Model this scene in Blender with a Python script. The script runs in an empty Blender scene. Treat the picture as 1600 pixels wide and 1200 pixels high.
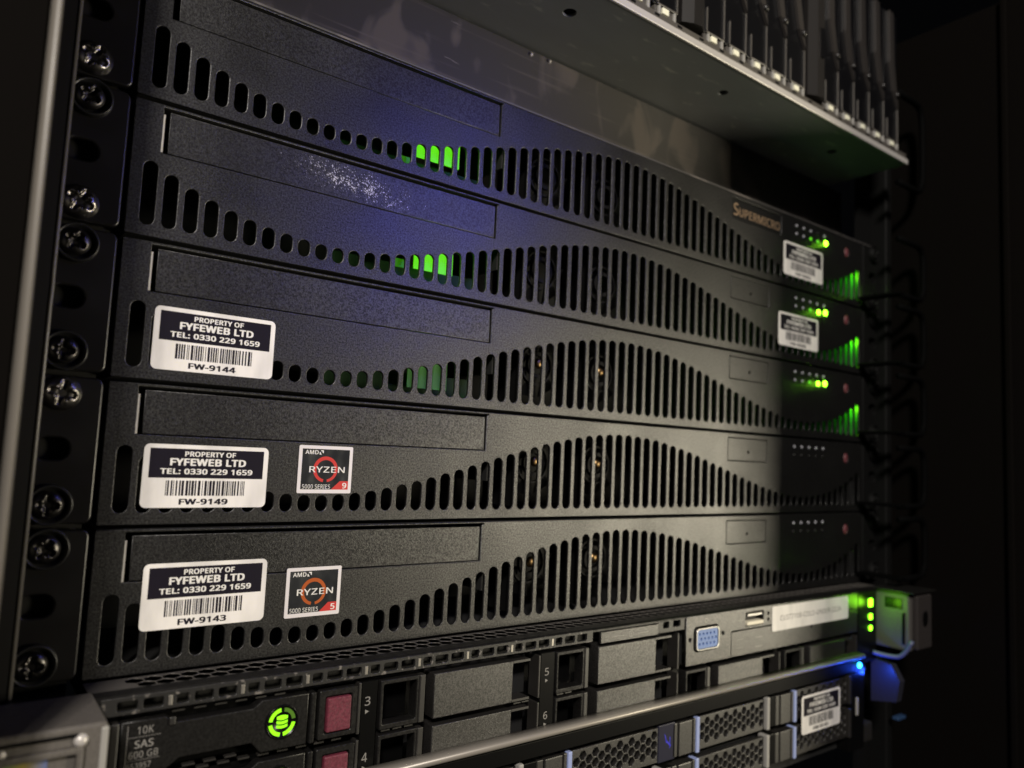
import bpy, bmesh, math, random
from mathutils import Vector, Matrix
random.seed(7)
S = bpy.context.scene
COL = S.collection
MM = 0.001
# ------------------------------------------------------------------ camera
cam_d = bpy.data.cameras.new('camera'); cam = bpy.data.objects.new('camera', cam_d); COL.objects.link(cam)
yaw, pit, rol = math.radians(37.032), math.radians(5.281), math.radians(2.603)
F = Vector((math.sin(yaw)*math.cos(pit), math.cos(yaw)*math.cos(pit), math.sin(pit)))
R0 = Vector((math.cos(yaw), -math.sin(yaw), 0)); U0 = R0.cross(F)
R2 = R0*math.cos(rol) + U0*math.sin(rol); U2 = -R0*math.sin(rol) + U0*math.cos(rol)
M = Matrix((R2, U2, -F)).transposed().to_4x4(); M.translation = Vector((27.71, -251.69, 25.8))*MM
cam.matrix_world = M
cam_d.lens = 36*1169.9/1600; cam_d.sensor_width = 36; cam_d.sensor_fit = 'HORIZONTAL'
cam_d.clip_start = 0.005; cam_d.clip_end = 50
cam_d.dof.use_dof = True; cam_d.dof.focus_distance = 0.275; cam_d.dof.aperture_fstop = 9.0
S.camera = cam
# ------------------------------------------------------------------ world, lights, exposure
S.view_settings.view_transform = 'Standard'; S.view_settings.look = 'None'
S.view_settings.exposure = 0; S.view_settings.gamma = 1
S.cycles.use_denoising = True; S.cycles.max_bounces = 6; S.cycles.sample_clamp_indirect = 4
W = bpy.data.worlds.new('World'); S.world = W; W.use_nodes = True
W.node_tree.nodes['Background'].inputs[0].default_value = (.8, .85, 1, 1)
W.node_tree.nodes['Background'].inputs[1].default_value = 0.0012

def area(name, loc, target, size, power, color, size_y=None):
    d = bpy.data.lights.new(name, 'AREA'); d.energy = power; d.color = color; d.size = size
    if name == 'blue_lamp': d.spread = math.radians(75)
    if size_y: d.shape = 'RECTANGLE'; d.size_y = size_y
    o = bpy.data.objects.new(name, d); COL.objects.link(o)
    o.location = Vector(loc)*MM
    o.rotation_euler = (Vector(target)-Vector(loc)).to_track_quat('-Z', 'Y').to_euler()
    return o
def point(name, loc, power, color, r=1.0):
    d = bpy.data.lights.new(name, 'POINT'); d.energy = power; d.color = color; d.shadow_soft_size = r*MM
    o = bpy.data.objects.new(name, d); COL.objects.link(o); o.location = Vector(loc)*MM; return o
area('aisle_lamp', (1330, -1000, -60), (330, 0, 20), .21, 13.0, (1, .90, .68), .24)
area('room_lamp', (-600, -1180, 960), (280, 0, 60), .2, 31, (1, .93, .85))
area('blue_lamp', (298, -202, 186), (178, 0, 118), .010, .038, (.14, .15, 1), .10)
GREEN = (.30, 1, .02)

# ------------------------------------------------------------------ materials
MATS = {}
def mat(name, base=(.02, .02, .02), rough=.5, metal=0, spec=.5, bump=0, bscale=2500, emit=None, estr=0, bdist=.00012,
        rvar=0, dust=0, mottle=0, dirt=None):
    if name in MATS: return MATS[name]
    m = bpy.data.materials.new(name); m.use_nodes = True; MATS[name] = m
    nt = m.node_tree; N = nt.nodes; L = nt.links; b = N['Principled BSDF']
    def nd(t, **k):
        n = N.new(t)
        for a, v in k.items(): setattr(n, a, v)
        return n
    tc = nd('ShaderNodeTexCoord')
    col = None
    b.inputs['Base Color'].default_value = (*base, 1)
    b.inputs['Roughness'].default_value = rough; b.inputs['Metallic'].default_value = metal
    b.inputs['Specular IOR Level'].default_value = spec
    def noise(scale, detail=3, vec=None, rg=.5):
        n = nd('ShaderNodeTexNoise'); n.inputs['Scale'].default_value = scale; n.inputs['Detail'].default_value = detail
        n.inputs['Roughness'].default_value = rg
        L.new(vec or tc.outputs['Object'], n.inputs['Vector']); return n
    def ramp(inp, a, c):
        r = nd('ShaderNodeMapRange'); r.inputs[1].default_value = a; r.inputs[2].default_value = c
        r.clamp = True; L.new(inp, r.inputs[0]); return r
    def mixc(fac, a, c):
        x = nd('ShaderNodeMix', data_type='RGBA')
        L.new(fac, x.inputs[0])
        for i, v in ((6, a), (7, c)):
            if isinstance(v, tuple): x.inputs[i].default_value = (*v, 1)
            else: L.new(v, x.inputs[i])
        return x.outputs[2]
    if mottle:
        n = noise(bscale*.5, 2); r = ramp(n.outputs[0], .38, .66)
        col = mixc(r.outputs[0], tuple(c*(1-mottle) for c in base), tuple(c*(1+mottle) for c in base))
        # wide uneven handling marks
        n2 = noise(28, 4); r2 = ramp(n2.outputs[0], .45, .75)
        col = mixc(r2.outputs[0], col, tuple(c*(1+.35*mottle) for c in base))
    if mottle:
        ns = noise(bscale*.62, 2, rg=.7); rs = nd('ShaderNodeMapRange'); rs.inputs[1].default_value = .36; rs.inputs[2].default_value = .64
        rs.inputs[3].default_value = spec*(1-1.5*mottle); rs.inputs[4].default_value = spec*(1+1.5*mottle)
        L.new(ns.outputs[0], rs.inputs[0]); L.new(rs.outputs[0], b.inputs['Specular IOR Level'])
    if dust:
        v = nd('ShaderNodeTexVoronoi'); v.inputs['Scale'].default_value = 260; L.new(tc.outputs['Object'], v.inputs['Vector'])
        r = ramp(v.outputs['Distance'], .055, .03)
        s = nd('ShaderNodeSeparateColor'); L.new(v.outputs['Color'], s.inputs[0])
        r2 = ramp(s.outputs[0], 1-dust, 1-dust+.01)
        mu = nd('ShaderNodeMath', operation='MULTIPLY'); L.new(r.outputs[0], mu.inputs[0]); L.new(r2.outputs[0], mu.inputs[1])
        col = mixc(mu.outputs[0], col or base, (.55, .52, .48))
    if dirt: col = dirt(nd, L, tc, noise, ramp, mixc, col or base, b)
    if col and not isinstance(col, tuple): L.new(col, b.inputs['Base Color'])
    if rvar:
        n = noise(35, 5); r = nd('ShaderNodeMapRange'); r.inputs[1].default_value = .3; r.inputs[2].default_value = .7
        r.inputs[3].default_value = rough-rvar; r.inputs[4].default_value = rough+rvar
        L.new(n.outputs[0], r.inputs[0]); L.new(r.outputs[0], b.inputs['Roughness'])
    if bump:
        n = noise(bscale, 2, rg=.6); bp = nd('ShaderNodeBump'); bp.inputs['Strength'].default_value = bump
        bp.inputs['Distance'].default_value = bdist; L.new(n.outputs[0], bp.inputs['Height']); L.new(bp.outputs[0], b.inputs['Normal'])
    if emit:
        b.inputs['Emission Color'].default_value = (*emit, 1); b.inputs['Emission Strength'].default_value = estr
    return m

def flaked(nd, L, tc, noise, ramp, mixc, col, b):      # paint rubbed to bright specks in an oblong patch
    sh = nd('ShaderNodeVectorMath', operation='ADD'); sh.inputs[1].default_value = (.1440, 0, -.0335); L.new(tc.outputs['Object'], sh.inputs[0])
    mp = nd('ShaderNodeMapping'); mp.inputs['Rotation'].default_value = (0, math.radians(-5), 0)
    L.new(sh.outputs[0], mp.inputs['Vector'])
    sx = nd('ShaderNodeVectorMath', operation='MULTIPLY'); sx.inputs[1].default_value = (1/.036, 0, 1/.0075); L.new(mp.outputs[0], sx.inputs[0])
    ln = nd('ShaderNodeVectorMath', operation='LENGTH'); L.new(sx.outputs[0], ln.inputs[0])
    m1 = ramp(ln.outputs['Value'], 1.05, .25)
    n = noise(1500, 3, rg=.7); c1 = noise(200, 2)
    a = nd('ShaderNodeMath', operation='MULTIPLY_ADD'); L.new(m1.outputs[0], a.inputs[0]); a.inputs[1].default_value = .17; L.new(n.outputs[0], a.inputs[2])
    a2 = nd('ShaderNodeMath', operation='MULTIPLY_ADD'); L.new(c1.outputs[0], a2.inputs[0]); a2.inputs[1].default_value = .25; L.new(a.outputs[0], a2.inputs[2])
    f = ramp(a2.outputs[0], .85, .89)
    g = nd('ShaderNodeMath', operation='MULTIPLY'); L.new(f.outputs[0], g.inputs[0])
    m2 = ramp(ln.outputs['Value'], 1.0, .9); L.new(m2.outputs[0], g.inputs[1])
    return mixc(g.outputs[0], col, (.42, .41, .45))

def smeared(nd, L, tc, noise, ramp, mixc, col, b):     # wiped, scratched sheet steel
    mp = nd('ShaderNodeMapping'); mp.inputs['Scale'].default_value = (1, 1, .6); mp.inputs['Rotation'].default_value = (0, math.radians(12), 0)
    L.new(tc.outputs['Object'], mp.inputs['Vector'])
    n = noise(48, 3, mp.outputs[0]); n.inputs['Distortion'].default_value = .6; r = ramp(n.outputs[0], .54, .64)
    c = mixc(r.outputs[0], col, (.15, .132, .12))
    mp2 = nd('ShaderNodeMapping'); mp2.inputs['Scale'].default_value = (.04, 1, 1); mp2.inputs['Rotation'].default_value = (0, math.radians(9), 0)
    L.new(tc.outputs['Object'], mp2.inputs['Vector'])
    n2 = noise(420, 3, mp2.outputs[0]); r2 = ramp(n2.outputs[0], .60, .80)
    c = mixc(r2.outputs[0], c, (.17, .15, .138))
    v = nd('ShaderNodeTexVoronoi', feature='DISTANCE_TO_EDGE'); v.inputs['Scale'].default_value = 22
    wn = noise(30, 3); ad = nd('ShaderNodeVectorMath', operation='MULTIPLY_ADD'); ad.inputs[1].default_value = (.03, .03, .03)
    L.new(wn.outputs['Color'], ad.inputs[0]); L.new(tc.outputs['Object'], ad.inputs[2]); L.new(ad.outputs[0], v.inputs['Vector'])
    r3 = ramp(v.outputs['Distance'], .004, .001); m4 = noise(60, 1); r4 = ramp(m4.outputs[0], .66, .74)
    mu = nd('ShaderNodeMath', operation='MULTIPLY'); L.new(r3.outputs[0], mu.inputs[0]); L.new(r4.outputs[0], mu.inputs[1])
    c = mixc(mu.outputs[0], c, (.4, .36, .33))
    rr = nd('ShaderNodeMapRange'); rr.inputs[3].default_value = .42; rr.inputs[4].default_value = .7
    L.new(r.outputs[0], rr.inputs[0]); L.new(rr.outputs[0], b.inputs['Roughness'])
    return c

def smudged(nd, L, tc, noise, ramp, mixc, col, b):
    mp = nd('ShaderNodeMapping'); mp.inputs['Scale'].default_value = (.35, 1, 1); mp.inputs['Rotation'].default_value = (0, 0, math.radians(35))
    L.new(tc.outputs['Object'], mp.inputs['Vector'])
    n = noise(40, 5, mp.outputs[0], .65); r = ramp(n.outputs[0], .42, .78)
    c = mixc(r.outputs[0], col, (.25, .265, .265))
    n2 = noise(160, 3, mp.outputs[0]); r2 = ramp(n2.outputs[0], .62, .75)
    return mixc(r2.outputs[0], c, (.42, .42, .38))

def worn(nd, L, tc, noise, ramp, mixc, col, b):
    n = noise(420, 4); r = ramp(n.outputs[0], .60, .68)
    return mixc(r.outputs[0], col, (.16, .145, .13))
def papery(nd, L, tc, noise, ramp, mixc, col, b):
    mp = nd('ShaderNodeMapping'); mp.inputs['Scale'].default_value = (1, 1, .35); L.new(tc.outputs['Object'], mp.inputs['Vector'])
    n = noise(110, 5, mp.outputs[0]); r = ramp(n.outputs[0], .42, .75)
    return mixc(r.outputs[0], (.80, .77, .72), (.58, .56, .53))

powder = mat('powder_coat_black', (.006, .0058, .0058), .395, 0, .66, bump=.8, bscale=2500, mottle=.36, rvar=.05, dust=.05)
powder_c = mat('powder_coat_cover', (.007, .0067, .0067), .39, 0, .63, bump=.8, bscale=2500, mottle=.36, rvar=.05, dust=.05)
powder_f = mat('powder_coat_flaked', (.007, .0067, .0067), .39, 0, .63, bump=.8, bscale=2500, mottle=.30, rvar=.05, dirt=flaked)
ear_m = mat('satin_black_paint', (.006, .0055, .0055), .34, 0, .5, bump=.12, bscale=1500, dust=.06, rvar=.06)
inner = mat('chassis_inside_black', (.006, .006, .006), .75)
bare = mat('bare_steel_edge', (.70, .67, .60), .35, .35)
steel = mat('dull_dark_steel', (.05, .05, .05), .45, .7, rvar=.1)
screw_m = mat('zinc_screw_dark', (.075, .071, .068), .34, 1, rvar=.08)
screw_b = mat('zinc_screw_bright', (.24, .225, .21), .32, 1, rvar=.08)
cup_m = mat('black_cup_washer', (.012, .012, .012), .35, 0, .5)
gold = mat('brass_screw', (.26, .17, .08), .35, 1)
fan_m = mat('fan_grey_plastic', (.005, .005, .005), .55, spec=.12)
fan_d = mat('fan_dark_plastic', (.003, .003, .003), .5, spec=.1)
pcb = mat('green_circuit_board', (.004, .045, .006), .5, spec=.2)
white = mat('sticker_paper', (.80, .77, .72), .5, 0, .35, dirt=papery)
ink = mat('sticker_black_ink', (.013, .011, .017), .3, 0, .3)
inkw = mat('sticker_white_print', (.74, .72, .67), .5)
badge_m = mat('badge_recess_black', (.006, .006, .006), .35)
badge_l = mat('badge_copper_letters', (.40, .28, .18), .38, .55)
red_b = mat('red_button_plastic', (.13, .035, .042), .5)
lens_off = mat('led_lens_clear', (.30, .30, .33), .2)
led_g = mat('green_led_lit', (.1, .6, .02), .3, emit=(.24, 1, .015), estr=16)
led_gd = mat('green_led_dim', (.1, .6, .02), .3, emit=(.20, 1, .02), estr=.6)
led_g3 = mat('green_led_hp', (.1, .6, .02), .3, emit=(.22, 1, .012), estr=7)
ring_g = mat('green_ring_light', (.1, .6, .02), .3, emit=(.40, 1, .005), estr=.95)
ring_d = mat('green_ring_dim', (.06, .12, .02), .3, emit=(.25, .8, .01), estr=.10)
led_b = mat('blue_led_lit', (.02, .2, .8), .3, emit=(.02, .35, 1), estr=14)
grn_glow = mat('green_board_emission', (.1, .4, .03), .5, emit=(.10, .72, .0), estr=.85)  # green light on the boards, put in as emission
grn_mid = mat('green_patch_emission', (.02, .2, .02), .5, emit=(.05, .35, .0), estr=.35)
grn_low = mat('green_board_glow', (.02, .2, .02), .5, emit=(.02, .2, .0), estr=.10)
sheet = mat('scuffed_sheet_steel', (.085, .080, .077), .5, .35, dirt=smeared)
under = mat('galvanised_underside', (.22, .232, .232), .5, .2, dirt=smudged, rvar=0)
lip_m = mat('pale_zinc_lip', (.58, .55, .52), .38, .3, rvar=.08, dirt=None)
car_d = mat('carrier_gloss_black', (.004, .004, .005), .30)
car_e = mat('carrier_edge_grey', (.085, .077, .068), .36, spec=1)
arm_m = mat('divider_arm_grey', (.014, .0125, .012), .38, spec=.6)
car_b = mat('carrier_base_grey', (.30, .29, .27), .5)
pale = mat('pale_pad', (.85, .83, .66), .5)
hp_strip = mat('worn_black_steel_strip', (.014, .0135, .013), .45, 0, .6, bump=.5, bscale=1500, dirt=worn)
hp_black = mat('moulded_black_plastic', (.007, .0066, .0063), .40, 0, .4, bump=.25, bscale=1800, mottle=.25, dust=.04)
hp_gloss = mat('smooth_black_plastic', (.003, .003, .003), .3, 0, .2)
hp_grey = mat('textured_grey_plastic', (.011, .010, .0093), .40, 0, 1.1, bump=.7, bscale=2600, mottle=.26)
hp_edge = mat('grey_plastic_edge', (.016, .0145, .013), .42, spec=.9)
maroon = mat('maroon_release_button', (.13, .022, .038), .5, bump=.5, bscale=2600, mottle=.25)
prt = mat('grey_print', (.22, .21, .195), .5)
vga_b = mat('port_blue_plastic', (.13, .22, .48), .45)
metal_s = mat('port_shell_metal', (.55, .54, .52), .3, 1)
usb_w = mat('port_tongue_cream', (.75, .70, .55), .5)
bar_m = mat('satin_aluminium_bar', (.30, .275, .24), .40, .3, rvar=.05)
hex_m = mat('grey_honeycomb_plastic', (.016, .0145, .013), .42, spec=1, mottle=.2)
blue_s = mat('pale_blue_strip', (.30, .36, .62), .4)
silver = mat('sticker_silver_rim', (.74, .70, .70), .45, .2)
mirror = mat('sticker_mirror_film', (.20, .21, .22), .20, .9, bump=.9, bscale=75, bdist=.0012, rvar=.06)
r_red = mat('sticker_red_print', (.55, .035, .03), .4, .1)
r_org = mat('sticker_orange_print', (.50, .11, .025), .35, .3)
rail_m = mat('rack_rail_black', (.008, .0075, .007), .40, bump=.15, bscale=900)
frame_m = mat('rack_frame_satin', (.16, .145, .125), .45, 0, .5, rvar=.05)
bead_m = mat('rail_edge_highlight', (.10, .092, .08), .38, 0, .8)
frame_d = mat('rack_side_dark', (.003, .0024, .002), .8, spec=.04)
ring_m = mat('ring_black', (.0018, .0018, .0018), .7, spec=.03)
ear_r = mat('right_ear_shaded', (.005, .005, .005), .6, spec=.1)  # darker, duller copy for the right side, its shade put into the material
grey_blk = mat('worn_grey_latch_paint', (.11, .10, .09), .5, .1, dirt=None, mottle=.2)
rainbow = None

# ------------------------------------------------------------------ builders (all in millimetres, world coordinates)
ORG = Vector((0, 0, 0))
CACHE = {}
def root(name, label, cat, loc, group=None):
    global ORG
    o = bpy.data.objects.new(name, None); COL.objects.link(o); o.empty_display_size = .01
    ORG = Vector(loc); o.location = ORG*MM
    o['label'] = label; o['category'] = cat
    if group: o['group'] = group
    return o
def put(name, me, m, parent=None, label=None, kind=None):
    o = bpy.data.objects.new(name, me); COL.objects.link(o)
    if m and not me.materials: me.materials.append(m)
    elif m and me.materials[0] != m:
        o.material_slots[0].link = 'OBJECT'; o.material_slots[0].material = m
    if parent: o.parent = parent
    if label: o['label'] = label
    if kind: o['kind'] = kind
    return o
def fin(bm, name, smooth=False, sharp=None):
    me = bpy.data.meshes.new(name)
    bmesh.ops.recalc_face_normals(bm, faces=bm.faces)
    for v in bm.verts: v.co = (v.co-ORG)*MM
    bm.to_mesh(me); bm.free()
    if smooth:
        for p in me.polygons: p.use_smooth = True
    return me
def box_bm(bm, x0, x1, y0, y1, z0, z1, bev=0, seg=2):
    r = bmesh.ops.create_cube(bm, size=1)
    vs = r['verts']
    for v in vs:
        v.co = Vector(((x0+x1)/2+v.co.x*(x1-x0), (y0+y1)/2+v.co.y*(y1-y0), (z0+z1)/2+v.co.z*(z1-z0)))
    if bev:
        es = list({e for v in vs for e in v.link_edges})
        bmesh.ops.bevel(bm, geom=es, offset=bev, segments=seg, profile=.5, affect='EDGES')
def box(name, x0, x1, y0, y1, z0, z1, m, parent=None, bev=0, seg=2, **k):
    bm = bmesh.new(); box_bm(bm, x0, x1, y0, y1, z0, z1, bev, seg)
    return put(name, fin(bm, name), m, parent, **k)
def boxes(name, lst, m, parent=None, bev=0, seg=1, **k):
    bm = bmesh.new()
    for b in lst: box_bm(bm, *b, bev=bev, seg=seg)
    return put(name, fin(bm, name), m, parent, **k)
def rrect(x0, x1, z0, z1, r=0, n=4):
    if r <= 0: return [(x0, z0), (x1, z0), (x1, z1), (x0, z1)]
    pts = []
    for cx, cz, a0 in ((x1-r, z0+r, -90), (x1-r, z1-r, 0), (x0+r, z1-r, 90), (x0+r, z0+r, 180)):
        for i in range(n+1):
            a = math.radians(a0+90*i/n); pts.append((cx+r*math.cos(a), cz+r*math.sin(a)))
    return pts
def circ(cx, cz, r, n=20, sz=1): return [(cx+r*math.cos(2*math.pi*i/n), cz+sz*r*math.sin(2*math.pi*i/n)) for i in range(n)]
def hexa(cx, cz, r, sz=1): return [(cx+r*math.cos(math.radians(60*i+30)), cz+sz*r*math.sin(math.radians(60*i+30))) for i in range(6)]
def curve_mesh(cu):
    o = bpy.data.objects.new('tmp', cu); COL.objects.link(o)
    dg = bpy.context.evaluated_depsgraph_get(); dg.update()
    me = bpy.data.meshes.new_from_object(o.evaluated_get(dg))
    bpy.data.objects.remove(o); bpy.data.curves.remove(cu); return me
def area2(p): return sum(p[i][0]*p[(i+1) % len(p)][1]-p[(i+1) % len(p)][0]*p[i][1] for i in range(len(p)))
def plate_me(name, outline, holes, a0, thick, bev=0, axis='y', seg=1):
    """sheet with holes. axis y: outline in (x,z), front face at y=a0 and body behind it. axis z: outline in (x,y), lower face at z=a0."""
    cu = bpy.data.curves.new(name, 'CURVE'); cu.dimensions = '2D'; cu.fill_mode = 'BOTH'
    cu.extrude = thick/2-bev; cu.bevel_depth = bev; cu.bevel_resolution = seg; cu.offset = -bev
    for k, pts in enumerate([outline]+holes):
        if (area2(pts) < 0) == (k == 0): pts = pts[::-1]
        sp = cu.splines.new('POLY'); sp.points.add(len(pts)-1); sp.use_cyclic_u = True
        for q, (a, b) in zip(sp.points, pts): q.co = (a, b, 0, 1)
    me = curve_mesh(cu); me.name = name
    for v in me.vertices:
        x, y, z = v.co
        w = Vector((x, a0+thick/2-z, y)) if axis == 'y' else Vector((x, y, a0+thick/2+z))
        v.co = (w-ORG)*MM
    me.materials.clear()
    return me
def plate(name, outline, holes, a0, thick, m, parent=None, bev=0, axis='y', seg=1, **k):
    return put(name, plate_me(name, outline, holes, a0, thick, bev, axis, seg), m, parent, **k)
def flat(name, polys, y, m, parent=None, **k):
    """printed shapes lying on a front face at y"""
    bm = bmesh.new()
    for p in polys: bm.faces.new([bm.verts.new((a, y, b)) for a, b in p])
    return put(name, fin(bm, name), m, parent, **k)
def disc_ring(cx, cz, r0, r1, a0=0, a1=360, n=24):
    out = []
    for i in range(n):
        t0 = math.radians(a0+(a1-a0)*i/n); t1 = math.radians(a0+(a1-a0)*(i+1)/n)
        out.append([(cx+r0*math.cos(t0), cz+r0*math.sin(t0)), (cx+r1*math.cos(t0), cz+r1*math.sin(t0)),
                    (cx+r1*math.cos(t1), cz+r1*math.sin(t1)), (cx+r0*math.cos(t1), cz+r0*math.sin(t1))])
    return out
FONT = None
try:
    import os
    for base_dir in ('LOCAL', 'SYSTEM'):
        p_ = os.path.join(bpy.utils.resource_path(base_dir), 'datafiles', 'fonts', 'NotoSansHebrew-Regular.woff2')
        if FONT is None and os.path.exists(p_): FONT = bpy.data.fonts.load(p_)
except Exception: FONT = None
def text_me(s, x0, x1, zc, cap, y, bold=.02, res=2, shear=0, thick=0):
    cu = bpy.data.curves.new('lettering', 'FONT'); cu.body = s; cu.size = 1
    if FONT: cu.font = FONT
    cu.size = 1; cu.offset = 0 if FONT else bold; cu.resolution_u = res
    cu.fill_mode = 'BOTH'; cu.extrude = 0; cu.shear = shear; cu.space_character = 1.06
    me = curve_mesh(cu); me.name = 'lettering'
    if FONT and bold:
        bm = bmesh.new()
        for q, (dx, dy) in enumerate(((-1, -.4), (1, .4), (1, -.4), (-1, .4), (0, -.6), (0, .6))):
            n0 = len(bm.verts); bm.from_mesh(me); bm.verts.ensure_lookup_table()
            for v in bm.verts[n0:]: v.co.x += dx*bold*.75; v.co.y += dy*bold*.75; v.co.z = q
        bm.to_mesh(me); bm.free()
    xs = [v.co.x for v in me.vertices]; ys = [v.co.y for v in me.vertices]
    a, b = min(xs), max(xs); c, d = min(ys), max(ys)
    for v in me.vertices:
        w = Vector((x0+(v.co.x-a)/(b-a)*(x1-x0), y-.002*v.co.z, zc-cap/2+(v.co.y-c)/(d-c)*cap)); v.co = (w-ORG)*MM
    me.materials.clear()
    return me
def text(s, x0, x1, zc, cap, y, m, parent, **k): return put('lettering', text_me(s, x0, x1, zc, cap, y, **k), m, parent)
def join_me(mes):
    bm = bmesh.new()
    for me in mes: bm.from_mesh(me)
    out = bpy.data.meshes.new(mes[0].name); bm.to_mesh(out); bm.free(); return out
def lathe(name, cx, cy, cz, prof, m, parent=None, n=28, axis='y', **k):
    """prof: (radius, depth toward the viewer) ; axis y points at -y"""
    bm = bmesh.new(); rings = []
    for r, d in prof:
        rings.append([bm.verts.new((cx+r*math.cos(2*math.pi*i/n), cy-d, cz+r*math.sin(2*math.pi*i/n))) for i in range(n)] if r > 0 else [bm.verts.new((cx, cy-d, cz))])
    for a, b in zip(rings, rings[1:]):
        for i in range(n):
            if len(a) == 1 and len(b) > 1: bm.faces.new((a[0], b[i], b[(i+1) % n]))
            elif len(b) == 1 and len(a) > 1: bm.faces.new((a[i], b[0], a[(i+1) % n]))
            elif len(a) > 1: bm.faces.new((a[i], b[i], b[(i+1) % n], a[(i+1) % n]))
    me = fin(bm, name, True); return put(name, me, m, parent, **k)
def screw(cx, cy, cz, R, parent, rot=0, m=None, h=1.9):
    """pan head with a crossed recess, as one smooth height field"""
    bm = bmesh.new(); n = 56; rr = [0]+[R*.93*(i/15) for i in range(1, 16)]+[R*.98, R, R]
    prev = None
    for j, r in enumerate(rr):
        ring = []
        cnt = 1 if r == 0 else n
        for i in range(cnt):
            a = 2*math.pi*i/n; u = r*math.cos(a+rot); v = r*math.sin(a+rot)
            d = h*(1-(min(r, R*.985)/R)**3.0)**.6
            if j == len(rr)-1: d = -.6
            w = R*.23*(1-.30*min(1, r/(R*.7)))
            arm = min(abs(u), abs(v)); t = max(0, min(1, (w-arm)/(R*.07)+.5))*max(0, min(1, (R*.74-r)/(R*.08)))
            q = abs(abs(u)-abs(v))*.707; t2 = .55*max(0, min(1, (R*.05-q)/(R*.05)+.3))*max(0, min(1, (R*.56-r)/(R*.1)))
            core = max(0, min(1, (R*.32-r)/(R*.06)))
            d -= 1.5*max(t*(1-.35*r/R), core, t2*.5)
            ring.append(bm.verts.new((cx+r*math.cos(a), cy-d, cz+r*math.sin(a))))
        if prev:
            for i in range(n):
                if len(prev) == 1: bm.faces.new((prev[0], ring[i], ring[(i+1) % n]))
                else: bm.faces.new((prev[i], ring[i], ring[(i+1) % n], prev[(i+1) % n]))
        prev = ring
    return put('screw', fin(bm, 'screw', True), m or screw_m, parent)
def tube(name, pts, r, m, parent=None, n=10, **k):
    bm = bmesh.new(); pts = [Vector(p) for p in pts]; prev = None
    for i, p in enumerate(pts):
        t = (pts[min(i+1, len(pts)-1)]-pts[max(i-1, 0)]).normalized()
        up = Vector((0, 0, 1)) if abs(t.z) < .9 else Vector((0, 1, 0))
        a = t.cross(up).normalized(); b = t.cross(a)
        ring = [bm.verts.new(p+(a*math.cos(2*math.pi*j/n)+b*math.sin(2*math.pi*j/n))*r) for j in range(n)]
        if prev:
            for j in range(n): bm.faces.new((prev[j], ring[j], ring[(j+1) % n], prev[(j+1) % n]))
        else: bm.faces.new(ring)
        prev = ring
    bm.faces.new(prev)
    return put(name, fin(bm, name, True), m, parent, **k)
def prism(name, prof, a0, a1, axis, m, parent=None, smooth=False, **k):
    """prof swept along x ('x': prof=(y,z)) or z ('z': prof=(x,y))"""
    bm = bmesh.new()
    f = (lambda p, t: (t, p[0], p[1])) if axis == 'x' else (lambda p, t: (p[0], p[1], t))
    A = [bm.verts.new(f(p, a0)) for p in prof]; B = [bm.verts.new(f(p, a1)) for p in prof]
    n = len(prof); side = [bm.faces.new((A[i], A[(i+1) % n], B[(i+1) % n], B[i])) for i in range(n)]
    bm.faces.new(A); bm.faces.new(B)
    me = fin(bm, name)
    if smooth:
        for p in me.polygons[:n]: p.use_smooth = True
    return put(name, me, m, parent, **k)

# ------------------------------------------------------------------ setting: the rack
ZL, ZH = -190, 330
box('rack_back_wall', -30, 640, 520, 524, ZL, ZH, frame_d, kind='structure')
def post(name, label, xe, sgn):
    t = root(name, label, 'rack post', (xe, 0, ZL))
    pr = [(xe, 4), (xe, -6.5)]
    for i in range(7):
        a = math.radians(90*i/6); pr.append((xe-sgn*1.2*(1-math.cos(a)), -6.5-1.2*math.sin(a)))
    pr += [(xe-sgn*6.5, -7.7), (xe-sgn*7.5, -4), (xe-sgn*12, -3.2), (xe-sgn*12, 4)]
    mm = rail_m if sgn > 0 else ear_r
    prism('flange', pr, ZL, ZH, 'z', mm, t)
    box('rail', xe-sgn*16, xe+sgn*14, 4.2, 7, ZL, ZH, mm, t)
    if sgn > 0: tube('edge_bead', [(xe-.75, -7.5, ZL), (xe-.75, -7.5, 62), (xe-.65, -7.5, 66), (xe-.75, -7.5, 72), (xe-.75, -7.5, ZH)], .62, bead_m, t, n=12)  # pale bead puts the highlight on the flange nose into colour
    return t
lp = post('rack_post', 'black rack post with a pale bead for the highlight on its rounded edge, beside the screwed server ears', 49.3, 1)
t = root('rack_door_frame', 'out of focus grey upright edge of the rack door frame nearest the camera', 'door frame', (40, -60, ZL))
pr = []
for i in range(13):
    a = math.radians(-60+210*i/12); pr.append((39.55+1.2*math.cos(a), -60+1.2*math.sin(a)))
prism('rounded_edge', pr, ZL, ZH, 'z', frame_m, t, smooth=True)
box('side_sheet', -60, 38.0, -59.6, -57.6, ZL, ZH, frame_d, t)
# right-hand side of the rack
post('rack_post', 'black rack post lost in the dark right of the servers', 522, -1)
t = root('rack_side_frame', 'black vertical side frame at the dark right edge of the rack, extended unseen to shade the panels', 'side frame', (560, 0, ZL))
box('side_sheet', 545, 560, -167, 20, ZL, ZH, frame_d, t, bev=2)  # unseen forward depth added to cut the aisle lamp off the right panels
box('corner_bead', 541.5, 545, -74, -70, ZL, ZH, frame_d, t, bev=1)

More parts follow.
